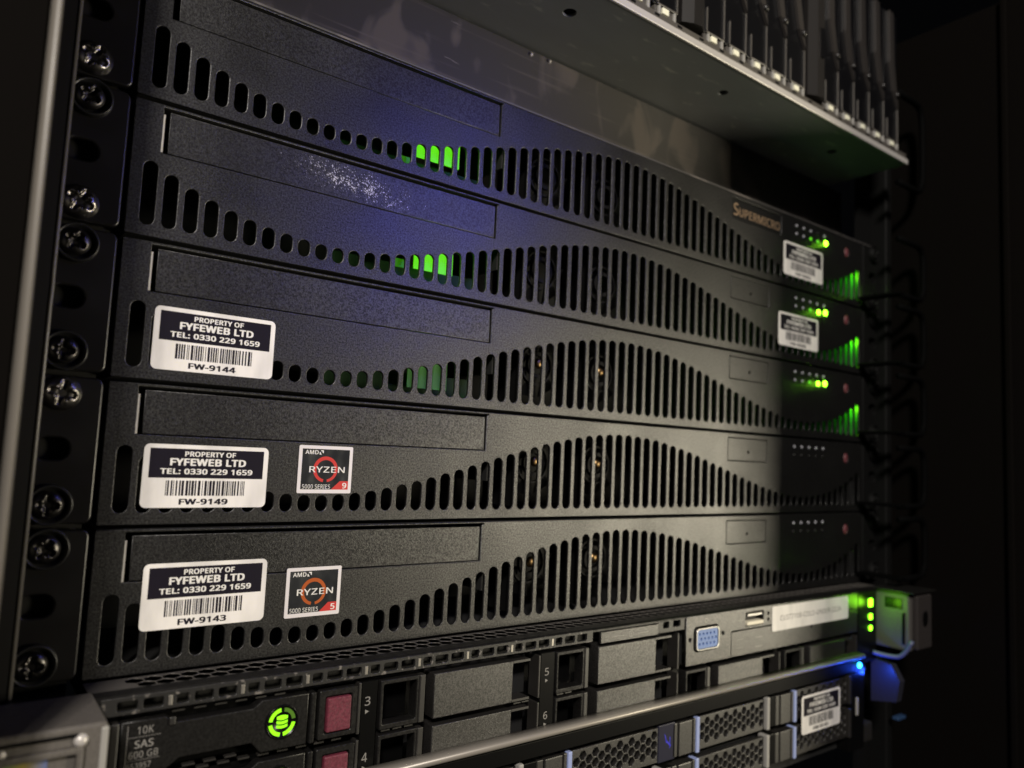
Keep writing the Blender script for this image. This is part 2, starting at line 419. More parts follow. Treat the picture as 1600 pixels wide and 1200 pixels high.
# ------------------------------------------------------------------ stickers
def asset_sticker(parent, x0, x1, z0, z1, y, code, label, skew=0):
    w, h = x1-x0, z1-z0
    st = plate('sticker', rrect(x0, x1, z0, z1, 1.7, 5), [], y-.16, .15, white, parent, label=label)
    yy = y-.175
    X = lambda f: x0+f*w
    Z = lambda f: z1-f*h
    flat('print_panel', [[(X(.045), Z(.53)), (X(.96), Z(.53)), (X(.96), Z(.065)), (X(.045), Z(.065))]], yy, ink, st)
    yy -= .012
    me = join_me([text_me('PROPERTY OF', X(.31), X(.72), Z(.145), h*.082, yy, .045),
                  text_me('FYFEWEB LTD', X(.20), X(.81), Z(.275), h*.115, yy, .055),
                  text_me('TEL: 0330 229 1659', X(.13), X(.87), Z(.425), h*.09, yy, .045)])
    put('lettering', me, inkw, st, label='white lettering on black')
    rnd = random.Random(code); x = X(.18); xe = X(.81); bars = []; u = w*.61/95
    while x < xe:
        b = rnd.choice((1, 1, 2, 2, 3))*u; bars.append([(x, Z(.81)), (min(x+b, xe), Z(.81)), (min(x+b, xe), Z(.57)), (x, Z(.57))]); x += b+rnd.choice((1, 1, 1, 2))*u
    flat('barcode', bars, yy, ink, st)
    put('lettering', text_me(code, X(.29), X(.68), Z(.905), h*.095, yy, .055), ink, st, label='black serial lettering')
    return st
def chip_sticker(parent, x0, x1, z0, z1, y, num, ringm, label):
    w, h = x1-x0, z1-z0
    st = plate('sticker', rrect(x0, x1, z0, z1, .5, 3), [], y-.22, .2, silver, parent, label=label)
    X = lambda f: x0+f*w
    Z = lambda f: z0+f*h
    y1 = y-.235
    flat('mirror_panel', [[(X(.06), Z(.08)), (X(.94), Z(.08)), (X(.94), Z(.93)), (X(.06), Z(.93))]], y1, mirror, st)
    y2 = y1-.012
    cx, cz, r = X(.50), Z(.50), h*.24
    polys = []
    for i in range(40):
        t0, t1 = math.radians(-80+340*i/40), math.radians(-80+340*(i+1)/40)
        g = lambda t, q: (cx+q*math.cos(t), cz+q*math.sin(t))
        wd = h*(.055+.02*math.sin(math.radians(170*i/40)))
        polys.append([g(t0, r-wd/2), g(t0, r+wd/2), g(t1, r+wd/2), g(t1, r-wd/2)])
    flat('ring_print', polys, y2, ringm, st)
    flat('corner_print', [[(X(.62), Z(.08)), (X(.94), Z(.08)), (X(.94), Z(.26)), (X(.78), Z(.26))]], y2, r_red, st)
    y3 = y2-.012
    me = join_me([text_me('AMD', X(.11), X(.35), Z(.86), h*.085, y3, .02), text_me('RYZEN', X(.20), X(.86), Z(.50), h*.125, y3, .012),
                  text_me('5000 SERIES', X(.09), X(.60), Z(.14), h*.09, y3, 0), text_me(num, X(.83), X(.91), Z(.165), h*.12, y3, .03)])
    put('lettering', me, inkw, st)
    a = h*.09; ax, az = X(.37), Z(.815)
    flat('emblem', [[(ax+a*.25, az+a), (ax+a, az+a), (ax+a*.72, az+a*.72), (ax+a*.5, az+a*.72)], [(ax+a, az+a), (ax+a, az+a*.25), (ax+a*.72, az+a*.45), (ax+a*.72, az+a*.72)],
                    [(ax, az), (ax+a*.55, az), (ax+a*.3, az+a*.28), (ax, az+a*.28)], [(ax, az+a*.28), (ax+a*.28, az+a*.28), (ax+a*.28, az+a*.5), (ax, az+a*.6)]], y3, inkw, st)
    return st

# ------------------------------------------------------------------ the five slotted servers
U = 44.45
PITCH, X0, N = 6.368, 72.3, 68
HT = {0: 20.3, 1: 17.3, 2: 14.4, 3: 12.1, 4: 10.1, 5: 8.5, 6: 7.3, 7: 6.5, 8: 5.8, 9: 5.4, 10: 5.3, 11: 5.6, 12: 6.2, 13: 7.0, 14: 8.1, 15: 9.4, 16: 10.8, 17: 12.3, 18: 14.0,
      19: 15.6, 20: 17.4, 21: 19.2, 22: 21.0, 23: 22.7, 24: 24.4, 25: 26.1, 26: 27.7, 27: 29.1, 28: 30.4, 29: 31.6, 30: 32.6, 31: 33.3, 32: 33.8, 33: 34.1}
def server(k, label):
    zb = 133.35-U*k
    t = root('rack_server', label, 'server', (285, 0, zb), 'slotted black servers stacked in the rack')
    def shared(key, fn):
        if key not in CACHE: CACHE[key] = fn()
        return CACHE[key]
    def mk_panel():
        holes = []
        for i in range(N):
            h = HT[min(i, N-1-i)]; x = X0+PITCH*i
            holes.append(rrect(x-2.1, x+2.1, zb+2.6, zb+2.6+h, 2.05, 4))
        holes.append([(74.6, zb+26.4), (205.5, zb+26.4), (205.5, zb+40.6), (206.4, zb+40.9), (206.4, zb+41.3), (74.6, zb+41.3)])
        holes.append(rrect(365.0, 400.6 if k else 412, zb+(27.2 if k else 28.0), zb+39.7, .5, 2))
        holes.append(circ(485.4, zb+32.2, 2.5, 16, 1.35))
        return plate_me('front_panel', rrect(66.3, 504.5, zb-1.1, zb+42.1, .6, 2), holes, 0, 1.2, .28, seg=2)
    put('front_panel', shared('panel%d' % (k == 0), mk_panel), powder, t)
    # drive bay cover, its bent edge and lip
    put('bay_cover', shared('cover', lambda: plate_me('bay_cover', [(76.6, zb+26.65), (204.8, zb+26.65), (204.8, zb+40.2), (76.6, zb+40.2)], [], .25, 1.2, .22, seg=2)), powder_f if k == 1 else powder_c, t)
    def edge():
        bm = bmesh.new(); r = random.Random(3)
        zz = [zb+26.6+i*(12.2/14) for i in range(15)]
        L_ = [[bm.verts.new((74.55+r.uniform(-.05, .12), -.12, z)), bm.verts.new((75.05+r.uniform(-.06, .06), -.16, z)), bm.verts.new((75.3, .7, z)), bm.verts.new((74.55, .7, z))] for z in zz]
        for a, b in zip(L_, L_[1:]):
            for i in range(4): bm.faces.new((a[i], a[(i+1) % 4], b[(i+1) % 4], b[i]))
        return fin(bm, 'bent_edge')
    if k: put('bent_edge', shared('edge', edge), bare, t, label='bare metal edge where the paint has worn away')
    put('chassis', shared('chassis', lambda: chassis_me(zb)), inner, t)
    # insert plate or badge
    if k:
        put('blank_insert', shared('insert', lambda: plate_me('blank_insert', rrect(365.3, 400.3, zb+27.5, zb+39.4, .4, 2), [circ(383.2, zb+32.2, .8, 10)], .05, 1, .12)), powder_c, t)
    else:
        b = plate('badge', rrect(365.3, 411.7, zb+28.3, zb+39.4, .4, 2), [], .5, .6, badge_m, t, label='black badge with raised copper coloured lettering')
        me = join_me([text_me('S', 366.6, 370.8, zb+33.6, 7.2, .2, .02), text_me('UPERMICRO', 371.6, 410.6, zb+32.7, 5.0, .2, .02)])
        put('lettering', me, badge_l, b)
    # fan mounts seen through the slots
    def ring(cx, r0, r1, yy):
        bm = bmesh.new(); n = 28
        V = [[bm.verts.new((cx+r*math.cos(2*math.pi*i/n), y_, zb+22+r*math.sin(2*math.pi*i/n))) for i in range(n)] for r, y_ in ((r0, yy), (r1, yy), (r1, yy+2), (r0, yy+2))]
        for q in range(4):
            for i in range(n): bm.faces.new((V[q][i], V[q][(i+1) % n], V[(q+1) % 4][(i+1) % n], V[(q+1) % 4][i]))
        return fin(bm, 'ring')
    def blades(cx):
        bm = bmesh.new()
        for i in range(7):
            a = 2*math.pi*i/7; c, s = math.cos(a), math.sin(a)
            p = [(6, -1.5, 14), (14.5, -4.5, 20), (14.5, 3.5, 14.5), (6, 2.5, 16)]
            bm.faces.new([bm.verts.new((cx+u*c-v*s, y, zb+22+u*s+v*c)) for u, v, y in p])
        return fin(bm, 'fan_blades')
    for cx in (242, 281):
        f = put('fan', shared('hub%d' % cx, lambda: ring(cx, 4.3, 6.0, 13)), fan_m, t)
        put('fan_guard', shared('guard%d' % cx, lambda: ring(cx, 8.4, 9.2, 14)), fan_m, f)
        put('fan_blades', shared('blades%d' % cx, lambda: blades(cx)), fan_d, f, kind='stuff')
        put('divider_plate', shared('div%d' % cx, lambda: box_me('divider_plate', cx-16, cx-14.5, 8, 30, zb+3, zb+40)), fan_m, t)
    for i, cx in enumerate((241.2, 280)):
        if k in (2, 3, 4): put('fan_screw', shared('fs%d' % i, lambda: lathe_me(cx, 12, zb+22.6, [(2.4, 0), (2.2, .7), (1.2, 1.2), (0, 1.3)])), gold, t)
    # green board behind the left slots, glow put in as emission, green glow at the far right
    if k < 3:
        e = [grn_glow, grn_glow, grn_low][k]
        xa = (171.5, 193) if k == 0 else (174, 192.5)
        put('circuit_board', box_me('circuit_board', *xa, 12, 12.6, zb+11.9-(k == 1)*2.0-(k == 2)*6, zb+30), e, t, label='circuit board inside the chassis with a bright green glow of its own' if k < 2 else 'circuit board inside the chassis with a dim green glow of its own')
        if k < 2: put('green_glow_patch', box_me('green_glow_patch', 163.2, 169.5, 10, 10.5, zb+(8.6 if k else 6.2), zb+(12 if k else 9.6)), grn_mid, t)  # dim green glow put in as a small emitting box
        put('status_board', box_me('status_board', 140, 208, 18, 18.8, zb+2, zb+12), pcb, t)
        put('side_board', box_me('side_board', 503.2, 503.8, 1.6, 60, zb+1, zb+40), mat('green_side_board', (.02, .22, .02), .5), t)
        point('interior_led_light', (498.5, 5, zb+20), [.005, .008, .0065][k], GREEN, 1.5)
        point('interior_led_light', (178, 7, zb+22), [.0006, .0004, .0003][k], GREEN, 1)
    # status lights: two rows of lenses
    def lens(x, z, r=.95): return lathe_me(x, 0, z, [(r, 0), (r*.9, .35), (r*.5, .6), (0, .68)], 12)
    for i in range(5):
        for j in range(2):
            x = 427.8+7.7*i; z = zb+37.2-4.9*j
            key = 'lens%d%d' % (i, j)
            m = lens_off
            if k < 3 and j == 1:
                if i == 4: continue
                if i == 3: m = led_g if k else led_gd
                if i == 2: m = led_gd
            if k > 2 and j == 1: m = hp_black
            if k == 0 and i == 3 and j == 0: m = hp_black
            if k < 3 and i == 3 and j == 1 and k: x = 452.5
            put('status_light', shared(key+('b' if x == 452.5 else ''), lambda: lens(x, z, 1.5 if x == 452.5 else .95)), m, t, label='lit green status light' if m == led_g else None)
    if k < 3:
        put('status_light', shared('big', lambda: lens(460.2, zb+33.0, 1.8)), led_g, t, label='brightest lit green status light')
        point('status_glow', (460.4, -3.2, zb+32.6), .0009, GREEN, .8)
        if k: point('status_glow', (451, -3.2, zb+32.6), .0004, GREEN, .8)
    put('reset_button', shared('red', lambda: lathe_me(485.4, .4, zb+32.2, [(2.3, 0), (2.2, .5), (1.5, .8), (0, .85)], 16, 1.35)), red_b, t)
    # mounting ears with screws
    for side in (0, 1):
        xa, xb = (34, 65.0) if side == 0 else (506, 537)
        hx = 53.4 if side == 0 else 518
        ol = rrect(xa, xb, zb-.4, zb+42.4, 2.2, 5)
        holes = [rrect(hx-4.6, hx+4.2, zb+18.0, zb+24.4, 3.1, 6)]
        if side == 0 or k < 3 or True:
            ear = put('ear', shared('ear%d' % side, lambda: plate_me('ear', ol, holes, -.35, 2.2, .6, seg=2)), ear_r if side else ear_m, t)
        for j, (sx, sz) in enumerate(((54.3, 37.3), (54.0, 5.2))):
            if side: sx = 518
            dome = (k, j) in ((0, 1), (1, 1), (3, 0)) and not side
            kk = 'scr%d%d%d' % (side, j, dome)
            if dome:
                if kk not in CACHE: s = screw(sx, -.35, zb+sz, 5.1, ear, .3*j+.2, screw_b, h=3.0); CACHE[kk] = s.data
                else: put('screw', CACHE[kk], screw_b, ear)
            else:
                sdx = -.5
                if kk not in CACHE: s = screw(sx+sdx, -2.1, zb+sz, 4.0, ear, .55+1.1*j, ear_r if side else None, h=1.5); CACHE[kk] = s.data
                else: put('screw', CACHE[kk], ear_r if side else screw_m, ear)
                put('cup_washer', shared('cup%d%d' % (side, j), lambda: lathe_me(sx, -.35, zb+sz, [(5.9, 0), (5.85, 1.5), (5.6, 2.0), (5.3, 2.05), (5.0, 1.7), (4.3, .5), (4.0, .2), (0, .2)], 36)), ear_r if side else cup_m, ear)
    return t, zb
def lathe_me(cx, cy, cz, prof, n=28, sz=1):
    bm = bmesh.new(); rings = []
    for r, d in prof:
        rings.append([bm.verts.new((cx+r*math.cos(2*math.pi*i/n), cy-d, cz+sz*r*math.sin(2*math.pi*i/n))) for i in range(n)] if r > 0 else [bm.verts.new((cx, cy-d, cz))])
    for a, b in zip(rings, rings[1:]):
        for i in range(n):
            if len(b) == 1: bm.faces.new((a[i], b[0], a[(i+1) % n]))
            else: bm.faces.new((a[i], b[i], b[(i+1) % n], a[(i+1) % n]))
    return fin(bm, 'turned', True)
def box_me(name, *a, bev=0):
    bm = bmesh.new(); box_bm(bm, *a, bev=bev); return fin(bm, name)
def chassis_me(zb):
    bm = bmesh.new()
    for b in ((66.8, 504, 1.25, 300, zb+41.2, zb+42.2), (66.8, 504, 1.25, 300, zb-1.1, zb-.3), (66.8, 67.6, 1.25, 300, zb-.2, zb+41.1), (503.9, 504.4, 1.25, 300, zb-.2, zb+41.1), (67.7, 503.8, 60, 61, zb-.2, zb+41.1)): box_bm(bm, *b)
    for b in ((72, 208, 2.5, 40, zb+25.6, zb+26.2), (208.2, 209, 2.5, 40, zb+14, zb+41)): box_bm(bm, *b)
    return fin(bm, 'chassis')

labels = ['topmost slotted black server with copper coloured badge and bright green light behind its slots',
          'second slotted black server from the top, its bay cover flecked with white scratches',
          'slotted black server labelled FW-9144, with two lit green status lights',
          'slotted black server with FW-9149 label and square chip sticker with a red ring',
          'slotted black server labelled FW-9143, lowest of the five, orange ringed chip sticker']
for k in range(5):
    t, zb = server(k, labels[k])
    if k == 0: asset_sticker(t, 414.6, 456.6, zb+5.6, zb+25.8, 0, 'FW-9042', 'small blurred asset label with a barcode')
    if k == 1: asset_sticker(t, 410.2, 452.0, zb+7.2, zb+27.0, 0, 'FW-9040', 'small blurred asset label with a barcode')
    if k == 2: asset_sticker(t, 77.1, 115.2, zb+2.5, zb+22.4, 0, 'FW-9144', 'asset label reading FW-9144')
    if k == 3:
        asset_sticker(t, 77.6, 116.1, zb+4.1-zb+zb, zb+23.8, 0, 'FW-9149', 'asset label reading FW-9149')
        chip_sticker(t, 126.7, 146.8, zb+8.8, zb+25.4, 0, '9', r_red, 'square mirror sticker with red ring and 9')
    if k == 4:
        asset_sticker(t, 80.4, 118.4, zb+11.4, zb+31.5, 0, 'FW-9143', 'asset label reading FW-9143')
        chip_sticker(t, 125.4, 145.3, zb+11.1, zb+27.8, 0, '5', r_org, 'square mirror sticker with orange ring and 5')

# ------------------------------------------------------------------ blank sheet above the servers
t = root('blanking_sheet', 'scuffed grey sheet steel above the topmost slotted server', 'metal sheet', (285, 25, 178))
prof = []
prism('sheet', [(24, 176), (24.6, 221.0), (26.2, 221.0), (26.2, 176)], 40, 522, 'x', sheet, t)
box('bottom_fold', 40, 522, 1, 24.0, 176.2, 177.0, sheet, t)
for x, z in ((238.4, 219.0), (250, 219.6)): lathe('weld_spot', x, 24.2, z, [(1.1, -.3), (.9, .4), (0, .7)], lip_m, t, n=10)

# ------------------------------------------------------------------ storage enclosure at the top
t = root('storage_enclosure', 'drive enclosure jutting out at the top with pale lower lip and slanted drive carriers', 'drive enclosure', (285, 0, 222))
def ax(X): return 28+1.075*(X-28)
hl = [circ(232.8, -9.9, 3.1, 16), circ(342.3, -9.7, 2.6, 16), circ(453.3, -7.8, 2.8, 16)]
plate('underside', [(58, -28.2), (505.5, -28.2), (505.5, 130), (58, 130)], hl, 222, 1.4, under, t, bev=.15, axis='z')
box('hole_backing', 60, 500, -20, 30, 224.5, 225, inner, t)
# lip: two stepped pale edges
box('lip', 58, 505.5, -29.8, -28.35, 221.6, 225.2, lip_m, t, bev=.4)
box('lip_ledge', 60, 504, -29.2, -26.0, 225.3, 228.4, car_e, t, bev=.3)
box('enclosure_body', 58, 505, -12, 130, 229.2, 330, car_d, t)
pitch = 17.75
groups = [28+1.075*(x-28) for x in (283.4, 382.0, 184.8)]
def carrier(x):
    # x = left edge of a drive carrier about 16.6 wide
    w = 16.4
    c = box('drive_carrier', x, x+w, -27.2, -13, 233.5, 318, car_d, t, bev=.4)
    def rim():
        bm = bmesh.new()
        for b_ in ((x+2.6, x+w, 233.4, 234.4), (x+2.6, x+3.3, 234.5, 246.5), (x+w-.65, x+w, 233.9, 256)):
            box_bm(bm, b_[0], b_[1], -28.0, -27.22, b_[2], b_[3], .26, 2)
        return fin(bm, 'rim')
    def arm():
        bm = bmesh.new()
        P = [(x+w-1.2, x+w, 256.2), (x+w-7.0, x+w-1.6, 266), (x+w-11.5, x+w-5.2, 284), (x+w-12.5, x+w-6.5, 318)]
        for (a0, a1, b0), (c0, c1, b1) in zip(P, P[1:]):
            vs = [bm.verts.new(q) for q in ((a0, -29, b0), (a1, -28.4, b0), (c1, -28.4, b1), (c0, -29, b1), (a0, -27.3, b0), (a1, -27.3, b0), (c1, -27.3, b1), (c0, -27.3, b1))]
            for f in ((0, 1, 2, 3), (4, 7, 6, 5), (0, 4, 5, 1), (1, 5, 6, 2), (2, 6, 7, 3), (3, 7, 4, 0)): bm.faces.new([vs[i] for i in f])
        return fin(bm, 'latch_arm')
    put('latch_arm', arm(), mat('carrier_arm_dark', (.035, .031, .029), .36, spec=.8), c)
    put('rim', rim(), car_e, c)
    lathe('latch_stud', x+w-3.4, -28.6, 264, [(1.9, 0), (1.8, 1.2), (1.2, 1.9), (0, 2.0)], arm_m, c, n=14)
    b = box('base_block', x+.3, x+w-1.5, -28.2, -24, 228.6, 232.4, car_e, c, bev=.5)
    for dx in (1.6, 12.0): box('peg', x+dx, x+dx+1.5, -29.6, -28.0, 227.6, 232.0, car_b, c, bev=.5)
    box('pale_pad', x+4.6, x+8.8, -29.3, -28.1, 229.0, 231.9, pale, c, bev=.25)
for gx in groups:
    for i in range(5): carrier(gx+i*pitch)
for X in (268.2, 366.6):
    x = ax(X)
    d = prism('divider_arm', [(x+.5, -28), (x+6, -30.8), (x+11.0, -31.5), (x+14.2, -30), (x+14.4, -13), (x+.5, -13)], 231.5, 330, 'z', arm_m, t, label='curved divider arm with an oval hole')
    plate('oval_hole', rrect(x+8.2, x+11, 254, 272, 1.3, 4), [], -31.9, .25, car_d, d)
for i in range(28):
    x = 64+i*15.6
    box('vent_notch', x, x+3.2, -29.35, -29.15, 226.4, 227.5, car_d, t)
t = root('cable_ring', 'dark rounded cable ring on the upper right post', 'cable ring', (535, -20, 240), 'cable rings on the right post')
def cable_ring(zc, h):
    pts = []
    for i in range(25):
        a = math.radians(-90+180*i/24); pts.append((521+13*max(0, math.cos(a))**.5, -26, zc+h/2*(1 if math.sin(a) > 0 else -1)*abs(math.sin(a))**.5))
    return [(500, -26, zc-h/2)]+pts+[(500, -26, zc+h/2)]
tube('ring_bar', cable_ring(240, 60), 2.0, ring_m, t)
for i, (zc, lab) in enumerate(((155, 'cable ring catching green light beside the topmost slotted server'), (111, 'faint dark cable ring beside the second slotted server'),
                               (67, 'faint dark cable ring beside the server with the FW-9144 label'), (22, 'faint dark cable ring beside the server labelled FW-9149'), (-22, 'faint dark cable ring beside the server labelled FW-9143'))):
    t = root('cable_ring', lab, 'cable ring', (535, -20, zc), 'cable rings on the right post')
    tube('ring_bar', cable_ring(zc, 36), 1.9, ring_m, t)
    box('ring_foot', 497.5, 505, -28, -1.2, zc-18.6, zc-16.6, ring_m, t, bev=.5)
point('green_spill', (520, -14, 146), .0012, GREEN, 2)

# ------------------------------------------------------------------ 1U server with drive carriers (below the five)
YF = -18.0
t = root('drive_server', 'black server with perforated top lip, two lit drive carriers, grey blanks and blue video port', 'server', (285, YF, -88))
hp = t
# perforated top cover
hx = []
for r in range(2):
    for i in range(80):
        x = 80+i*5.2+(2.6 if r % 2 else 0); y = -2.7-4.5*r
        if x < 488: hx.append(hexa(x, y, 2.76))
plate('perforated_top', [(67, -10.6), (503, -10.6), (503, .9), (67, .9)], hx, -46.8, .3, mat('perforated_black_metal', (.13, .12, .11), .38, .4), t, bev=.06, axis='z')
prism('front_lip', [(-10.8, -46.2), (-16.6, -46.0), (-17.8, -46.6), (-17.8, -47.4), (-10.8, -47.6)], 67, 503, 'x', hp_black, t)
box('inner_tray', 67, 503, -8, 200, -52, -51.2, inner, t)
box('tray_back', 67, 503, 14, 15, -89, -47.8, inner, t)
# strip with small windows
def strip(x0, x1, xs, z0=-51.2, z1=-46.3):
    holes = [rrect(a, b, -50.2, -47.5, .5, 2) for a, b in xs]
    return plate('vent_strip', rrect(x0, x1, z0, z1, .3, 2), holes, YF, 1.3, hp_strip, t, bev=.15)
xs, gl, x, i = [], [], 73.0, 0
while x < 246:
    if i % 3 == 2: gl.append(x-.2); xs.append((x+2.0, x+5.4))
    else: xs.append((x, x+5.3))
    x += 6.75 if i % 3 != 2 else 7.0
    i += 1
strip(69, 252.5, xs)
for g in gl: box('window_glint', g, g+1.1, YF-.12, YF+.6, -50.3, -47.5, mat('window_glint_steel', (.5, .47, .42), .35, .8), t, bev=.15)  # bright steel slivers standing in for glints at the windows
box('strip_backing', 68, 311, YF+5, YF+6, -51.5, -46.4, inner, t)
strip(293, 311, [(296.2, 300.2), (303, 308)], -52.2, -47)
p = plate('power_plate', rrect(256.6, 292.4, -52.4, -47.6, .3, 2), [], YF-.6, 1.4, hp_grey, t, bev=.2)
y = YF-.615
flat('printed_mark', disc_ring(274.8, -50.1, 1.15, 1.5, 0, 360, 16)+[[(263, -50.4), (270.5, -50.4), (270.5, -50.1), (263, -50.1)], [(279, -50.4), (286, -50.4), (286, -50.1), (279, -50.1)],
      [(274.5, -51.1), (275.1, -51.1), (275.1, -49.6), (274.5, -49.6)]], y, prt, p)
# bay frame
box('bay_floor', 67, 466, YF+.3, 12, -89.3, -88.2, hp_gloss, t)
box('label_rail', 147.2, 153.0, YF, YF+8, -88, -52.6, hp_gloss, t, bev=.2)
box('label_rail', 224.6, 231.8, YF, YF+8, -88, -52.6, hp_gloss, t, bev=.2)
for s, x, z, mname in (('3', 148.6, -59.0, 0), ('4', 148.6, -77.2, 0), ('5', 227.0, -60.0, 0), ('6', 227.0, -76.8, 0)):
    put('bay_number', text_me(s, x-.1, x+1.9, z, 2.9, YF-.02, .005), prt, t)
    flat('bay_arrow', [[(x+.2, z-4.1), (x+1.6, z-3.4), (x+.2, z-2.7)]], YF-.02, prt, t)
box('bay_edge', 145.9, 146.9, YF-.3, YF+6, -69.2, -52.6, hp_edge, t, bev=.25)
box('bay_edge', 145.9, 146.9, YF-.3, YF+6, -87.6, -71.0, hp_edge, t, bev=.25)
def drive(z1, dot):
    z0 = z1-15.6
    d = plate('drive_carrier', [(74.6, z0), (85.6, z0), (90.5, z0+3.4), (111, z0+3.4), (114, z0), (128.6, z0), (128.6, z1), (113.6, z1), (111, z1-2.0), (88.6, z1-2.0), (86.0, z1), (74.6, z1)], [], YF-.2, 4, hp_black, t, bev=.35, seg=2,
              label='drive carrier with lit green ring and maroon release button')
    box('carrier_core', 75, 146, YF+4.2, YF+11, z0, z1, hp_gloss, d)
    box('side_rib', 71.8, 74.2, YF-.1, YF+6, z0, z1, hp_edge, d, bev=.5)
    box('hinge_bar', 129.4, 131.2, YF-.3, YF+5, z0-.3, z1, hp_black, d, bev=.5)
    fr = plate('button_frame', rrect(132.2, 145.6, z0+.2, z1, .6, 3), [rrect(134.4, 143.6, z0+1.8, z1-2.1, .5, 3)], YF-.3, 2.5, hp_black, d, bev=.25)
    box('button_rim', 134.2, 143.8, YF+.8, YF+2, z0+1.6, z1-1.9, hp_gloss, d)
    box('release_button', 134.9, 143.2, YF-1.0, YF+1.5, z0+2.3, z1-2.6, maroon, d, bev=.45)
    box('left_bevel', 86.9, 88.6, YF-.8, YF-.1, z1-2.6, z1-.3, hp_edge, d, bev=.3)
    # print on the left
    y = YF-.215
    if dot == 0 or True:
        me = join_me([text_me('10K', 78.8, 83.0, z1-2.7, 2.1, y, .0), text_me('SAS', 78.3, 83.2, z1-6.4, 2.1, y, .02),
                      text_me('600 GB', 77.0, 84.6, z1-9.2, 1.9, y, .0), text_me('653957', 76.6, 82.9, z1-12.2, 1.6, y, .0)])
        put('lettering', me, prt, d)
        flat('printed_line', [[(76.6, z1-4.5), (85, z1-4.5), (85, z1-4.4), (76.6, z1-4.4)], [(76.6, z1-10.7), (85, z1-10.7), (85, z1-10.6), (76.6, z1-10.6)],
                              [(76.2, z0+.6), (76.35, z0+.6), (76.35, z1-1), (76.2, z1-1)]], y, prt, d)
    cx, cz, R = 120.2, z1-7.4, 4.75
    lathe('ring_bezel', cx, YF-.2, cz, [(R+.5, 0), (R+.4, .35), (R+.05, .4), (R, .15), (0, .15)], hp_gloss, d, n=36)
    y = YF-.37
    for a0, a1, m in ((98, 172, ring_g), (8, 82, ring_d), (188, 262, ring_g), (278, 352, ring_g)):
        flat('ring_light', disc_ring(cx, cz, R*.66, R*.90, a0, a1, 12), y, m, d)
    pl = []
    for j in range(3):
        zc = cz+1.35-1.25*j; w = 1.75
        top = [(cx-w+2*w*i/8, zc+.42-(0 if j == 0 else .35)*math.sin(math.pi*i/8)+(.32*math.sin(math.pi*i/8) if j == 0 else 0)) for i in range(9)]
        bot = [(cx+w-2*w*i/8, zc-.42-.35*math.sin(math.pi*i/8)) for i in range(9)]
        pl.append(top+bot)
    flat('disk_symbol', pl, y, ring_g, d)
    return d
drive(-53.2, 0); drive(-71.4, 1)
def tabs(z, x0, x1, step=6.0):
    for i in range(int((x1-x0)/step)): box('grille_tab', x0+step*i, x0+step*i+3.4, YF+1.6, YF+3.4, z-.25, z+.25, hp_edge, t)
tabs(-52.6, 88, 128); tabs(-70.0, 90, 146); tabs(-68.6, 92, 112)
def blank(x, z1, wf=(21.3, 57.5), xe=74, full=True):
    z0 = z1-15.6
    b = plate('bay_blank', rrect(x+wf[0], x+wf[1], z0, z1, .3, 2), [], YF-.4, 8, hp_grey, t, bev=.35, seg=2)
    # left pocket frame
    plate('pocket_frame', rrect(x+.8, x+16, z0-.4, z1+.4, .4, 2), [rrect(x+2.0, x+14.8, z0+1.4, z1-1.2, .3, 2)], YF+.2, 5, hp_black, b, bev=.35, seg=2)
    box('pocket_back', x+1.2, x+15.6, YF+9, YF+9.6, z0, z1, hp_gloss, b)
    box('pocket_post', x+15.8, x+18.2, YF-.2, YF+6, z0-.4, z1+.4, hp_edge, b, bev=.45)
    for zz in (z1-.6, z0+.6):
        prism('pocket_sill', [(YF-.1, zz-.45), (YF-.1, zz+.45), (YF+6, zz+.35), (YF+6, zz-.35)], x+wf[1]+.2, x+xe-5.5, 'x', hp_edge, b)
    box('right_post', x+xe-1.2, x+xe-.2, YF-.2, YF+6, z0-.4, z1+.4, hp_edge, b, bev=.3)
    box('pocket_wall', x+wf[1]+.3, x+xe-1.5, YF+8.5, YF+9, z0, z1, inner, b)
for z1 in (-53.6, -71.6):
    blank(153.6, z1, (21.6, 57.0), 71)
    blank(232.4, z1, (23.2, 59.0), 75)
blank(312.2, -71.8, (24.0, 60.0), 76)
blank(392, -71.8, (24, 60), 74)
tabs(-70.4, 156, 170, 4.5); tabs(-70.4, 213, 222, 4.0); tabs(-70.4, 235, 248, 4.5)
# port panel
pp = plate('port_panel', [(312, -69.2), (345.8, -69.2), (345.8, -56.6), (466, -56.6), (466, -46.6), (312, -46.6)],
           [rrect(317.4, 336.0, -63.4, -51.8, 2.2, 4), circ(314.7, -57.4, 1.0, 10), circ(339.4, -56.6, 1.0, 10), rrect(357.4, 372.6, -55.4, -48.6, .3, 2), circ(376.8, -50.6, .9, 8), circ(376.8, -53.6, .9, 8)],
           YF-.3, 1.5, hp_grey, t, bev=.2)
box('port_backing', 312, 466, YF+4.5, YF+5, -69, -46.8, inner, pp)
plate('slide_out_tab', rrect(346.3, 466, -69.2, -57.1, .3, 2), [circ(417.5, -61.2, 1.1, 10)], YF-.1, 3, hp_grey, t, bev=.2)
v = plate('video_port', rrect(318.2, 335.3, -62.8, -52.4, 2.0, 4), [rrect(319.0, 334.5, -62.0, -53.2, 1.6, 4)], YF-1.4, 3.5, metal_s, pp, bev=.2)
pins = [circ(320.9+2.7*i+(1.3 if r == 1 else 0), -55.3-2.3*r, .72, 8) for r in range(3) for i in range(5)]
plate('port_insert', rrect(319.1, 334.4, -61.9, -53.3, 1.5, 4), pins, YF-1.0, 3, vga_b, v)
box('pin_backing', 319.2, 334.3, YF+2.1, YF+2.4, -61.8, -53.4, ink, v)
u = box('usb_port', 357.8, 372.2, YF+2.5, YF+4.0, -55.2, -48.8, hp_gloss, pp)
box('port_shell', 358.4, 371.4, YF-.5, YF+2.4, -51.0, -49.1, metal_s, u, bev=.6)
